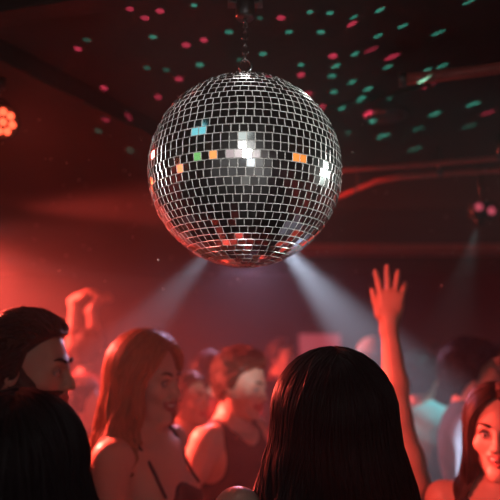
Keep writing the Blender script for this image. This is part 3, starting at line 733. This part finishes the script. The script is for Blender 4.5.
# added light bars behind the camera that brighten tile bands: rear wall and ceiling
def added_light_bar(label, a, b_, r, col, st):
    a, b_ = Vector(a), Vector(b_); c = (a + b_) / 2; d = (b_ - a); L = d.length / 2; d.normalize()
    root = tag(empty('added_light_bar', c), label, 'light bar', 'added light bars behind the camera'); rot = Matrix.Rotation(math.atan2(d.y, d.x), 3, 'Z')
    off = Vector((0, -.02, 0)) if abs(d.x) > .5 else Vector((0, 0, .02))
    b = MB(); b.box(tuple(off), (L + .02, .018, r * 1.15) if abs(d.x) > .5 else (L + .02, r * 1.15, .018), rot=rot, bev=.004); b.build('casing', M_BLACK, root, smooth=False)
    b = MB(); b.box(tuple(-off * .2), (L, .012, r) if abs(d.x) > .5 else (L, r, .012), rot=rot, bev=.006); b.build('diffuser', emat('bar_diffuser' + label[:6], col, st), root)
added_light_bar('long mauve light bar on the rear wall', (-2.6, YF + .06, 2.14), (2.2, YF + .06, 2.14), .13, (.9, .66, .70), .65)
added_light_bar('short white light bar along the ceiling behind the camera', (.02, -2.0, ZC - .05), (.02, .35, ZC - .05), .11, (.85, .95, .92), .8)

# pale pillar added behind the camera to reflect as a bright tile band
b = MB(); b.box((.02, YF + .12, ZC / 2), (.17, .12, ZC / 2 - .002), bev=.01); tag(b.build('reflection_pillar', mat('reflection_pillar_pale', (.75, .75, .74), .6, noise=.1), smooth=False), kind='structure')

# flecks on the ceiling: an added unseen lamp with a pattern imitates the ball's reflections
REDS = [(130,9),(145,18),(160,11),(78,49),(104,88),(158,97),(90,109),(122,111),(333,56),(352,24),(392,57),(369,113),(433,83),(488,113),(301,75),(281,18),(308,94),(322,107),(186,45),(204,40),(179,79),(371,50),(60,5),(15,20)]
TEAL = [(153,37),(87,40),(147,68),(166,70),(194,5),(200,65),(229,32),(263,54),(289,32),(321,32),(330,13),(301,65),(336,66),(332,76),(334,92),(344,106),(354,17),(380,10),(378,36),(355,54),(388,67),(352,82),(368,89),(391,97),(362,98),(438,33),(461,49),(403,26),(469,2),(427,70),(442,66),(473,104),(435,114),(469,126),(383,136),(415,149),(418,129),(374,120),(348,133),(98,131),(130,150),(260,18),(310,12),(240,60)]
faint = {(98,131),(130,150),(87,40),(147,68),(166,70),(418,129),(415,149),(348,133),(60,5),(15,20),(371,50),(240,60),(433,83),(122,111),(90,109),(488,113),(469,126),(260,18)}
LP = Vector((BC.x + .02, BC.y + .235, BC.z - .06)); hC = ZC - LP.z
l = bpy.data.lights.new('added_fleck_lamp', 'POINT'); l.energy = 1.0; l.shadow_soft_size = .002; l.use_nodes = True
lob = bpy.data.objects.new('added_fleck_lamp', l); C.objects.link(lob); lob.location = LP
nt = l.node_tree; em = nt.nodes['Emission']; tc = nt.nodes.new('ShaderNodeTexCoord')
def VM(op, a, b_=None):
    n = nt.nodes.new('ShaderNodeVectorMath'); n.operation = op
    for i, x in enumerate((a, b_)):
        if x is None: continue
        if isinstance(x, (tuple, list, Vector)): n.inputs[i].default_value = tuple(x)
        else: nt.links.new(x, n.inputs[i])
    return n
def MA(op, *xs):
    n = nt.nodes.new('ShaderNodeMath'); n.operation = op
    for i, x in enumerate(xs):
        if isinstance(x, (int, float)): n.inputs[i].default_value = x
        else: nt.links.new(x, n.inputs[i])
    return n.outputs[0]
sp = nt.nodes.new('ShaderNodeSeparateXYZ'); nt.links.new(tc.outputs['Normal'], sp.inputs[0])
SIGN = 1
zc_ = MA('MAXIMUM', MA('MULTIPLY', sp.outputs[2], SIGN), .02)
up_on = MA('GREATER_THAN', MA('MULTIPLY', sp.outputs[2], SIGN), .03)
X = MA('MULTIPLY', MA('DIVIDE', MA('MULTIPLY', sp.outputs[0], SIGN), zc_), hC); Yn = MA('MULTIPLY', MA('DIVIDE', MA('MULTIPLY', sp.outputs[1], SIGN), zc_), hC)
def combo(skew):
    cb = nt.nodes.new('ShaderNodeCombineXYZ'); nt.links.new(X, cb.inputs[0]); nt.links.new(MA('ADD', Yn, MA('MULTIPLY', X, skew)), cb.inputs[1]); return cb.outputs[0]
P0 = combo(0.0); P1 = combo(0.9)
def group(dots, ci):
    tot = None
    for px, py in dots:
        if math.hypot(px - 245, py - 170) < 92: continue
        c = onz(px, py, ZC); right = px > 335
        rx = (3.4 if ci == 0 else 3.0) * random.uniform(.85, 1.25) * (1.5 if px > 370 else 1.15); ry = 2.6 if ci == 0 else 2.0
        ax = abs(onz(px + rx, py, ZC).x - c.x); ay = abs(onz(px, py + ry, ZC).y - c.y)
        rel = c - LP; sk = .9 if right else 0.0
        Pq = P1 if right else P0
        n = VM('SUBTRACT', Pq, (rel.x, rel.y + sk * rel.x, 0)); n = VM('MULTIPLY', n.outputs[0], (1 / ax, 1 / ay, 0)); n = VM('LENGTH', n.outputs[0])
        m = MA('MULTIPLY', MA('SUBTRACT', 1.12, n.outputs['Value']), 4.0); nt.nodes[-1].use_clamp = True
        r2 = rel.length_squared; cosv = rel.z / rel.length
        k = min(r2 / cosv, 30) * random.uniform(.75, 1.2) * (.35 if (px, py) in faint else 1)
        tot = MA('MULTIPLY_ADD', m, k, tot if tot is not None else 0.0)
    return tot
gr, gt = group(REDS, 0), group(TEAL, 1)
cbn = nt.nodes.new('ShaderNodeCombineXYZ')
GR = (1.0, .07, .16); GT = (.06, .55, .40)
for i in range(3): nt.links.new(MA('MULTIPLY', MA('ADD', MA('MULTIPLY', gr, GR[i]), MA('MULTIPLY', gt, GT[i])), up_on), cbn.inputs[i])
nt.links.new(cbn.outputs[0], em.inputs['Color']); em.inputs['Strength'].default_value = 260.0

# ------------------------------------------------------------------ back wall things
def screen(px0, py0, px1, py1, Y, col, st, label, name='wall_screen', cat='screen', group=None):
    a = at(px0, py0, Y); b_ = at(px1, py1, Y); c = (a + b_) / 2; hw = abs(b_.x - a.x) / 2; hh = abs(b_.z - a.z) / 2
    r_ = tag(empty(name, c), label, cat, group)
    b = MB(); b.box((0, .025, 0), (hw + .02, .022, hh + .02), bev=.006); b.build('frame', M_BLACK, r_, smooth=False)
    b = MB(); b.box((0, .002, 0), (hw, .004, hh)); b.build('panel', emat('panel_' + str(px0), col, st), r_, smooth=False); return r_
screen(299, 334, 341, 362, YB - .06, (1, .13, .18), .35, 'glowing pink rectangular screen on the back wall behind the black-haired woman')
MP = mat('pale_poster', (.55, .4, .42), .7)
def board(px0, py0, px1, py1, Y, label):
    a = at(px0, py0, Y); b_ = at(px1, py1, Y); c = (a + b_) / 2; hw = abs(b_.x - a.x) / 2; hh = abs(b_.z - a.z) / 2
    b = MB(); b.box((0, 0, 0), (hw, .012, hh), bev=.004); o = b.build('hanging_panel', MP, smooth=False); o.location = c; tag(o, label, 'panel'); return o
# thin wire ornament below the ceiling at left
YO = 2.55; c = at(98, 146, YO); orn = tag(empty('wire_ornament', c), 'thin wire ornament of chevrons hanging faintly at the left of the ball', 'ornament')
for pts in ([(72, 147), (79, 140), (87, 146)], [(112, 146), (120, 139), (128, 145)], [(70, 158), (77, 160), (86, 156)], [(90, 155), (101, 154), (113, 155)], [(116, 155), (121, 159), (126, 158)]):
    b = MB(); b.tube([list(at(x, y, YO) - c) for x, y in pts], .0022, 6); b.build('wire', M_STEEL, orn)
b = MB()
for x, y in ((79, 140), (120, 139), (101, 154)):
    q = at(x, y, YO) - c; b.tube([list(q), [q.x, q.y, ZC - c.z]], .0008, 5)
for x0, y0, x1, y1 in ((79, 141, 77, 160), (120, 140, 121, 159), (86, 156, 90, 155), (113, 155, 116, 155)): b.tube([list(at(x0, y0, YO) - c), list(at(x1, y1, YO) - c)], .0006, 5)
b.build('suspension_thread', M_DSTEEL, orn)

# dust in the light: nobody could count it
b = MB()
for i in range(150):
    px, py, Y = random.uniform(0, 500), random.uniform(90, 292), random.uniform(1.35, 3.2)
    p = at(px, py, Y)
    if p.z > ZC - .05 or (p - BC).length < RB + .05: continue
    r = random.uniform(.0008, .0021) * Y / 1.5; k = b.n; b.ell(tuple(p), (r, r, r), 5)
tag(b.build('dust', mat('dust_mote', (.8, .75, .72), .6, noise=.1)), 'pale dust specks drifting in the hazy air', 'dust', kind='stuff')

# ------------------------------------------------------------------ haze, world, view
w = bpy.data.worlds.new('world'); sc.world = w; w.use_nodes = True
wn = w.node_tree; wn.nodes['Background'].inputs['Color'].default_value = (0, 0, 0, 1); wn.nodes['Background'].inputs['Strength'].default_value = 0
vs = wn.nodes.new('ShaderNodeVolumeScatter'); vs.inputs['Density'].default_value = .036; vs.inputs['Anisotropy'].default_value = .25
wn.links.new(vs.outputs[0], wn.nodes['World Output'].inputs['Volume'])
cam.dof.use_dof = True; cam.dof.focus_distance = (BC - CAM).length - RB * .8; cam.dof.aperture_fstop = 2.2
sc.view_settings.view_transform = 'Standard'; sc.view_settings.look = 'None'; sc.view_settings.gamma = 1; sc.view_settings.use_curve_mapping = False
sc.view_settings.exposure = 0.0
cy = sc.cycles; cy.use_denoising = True; cy.use_adaptive_sampling = False; cy.max_bounces = 6; cy.diffuse_bounces = 1; cy.glossy_bounces = 4; cy.volume_bounces = 0; cy.sample_clamp_indirect = 4; cy.caustics_reflective = False; cy.caustics_refractive = False
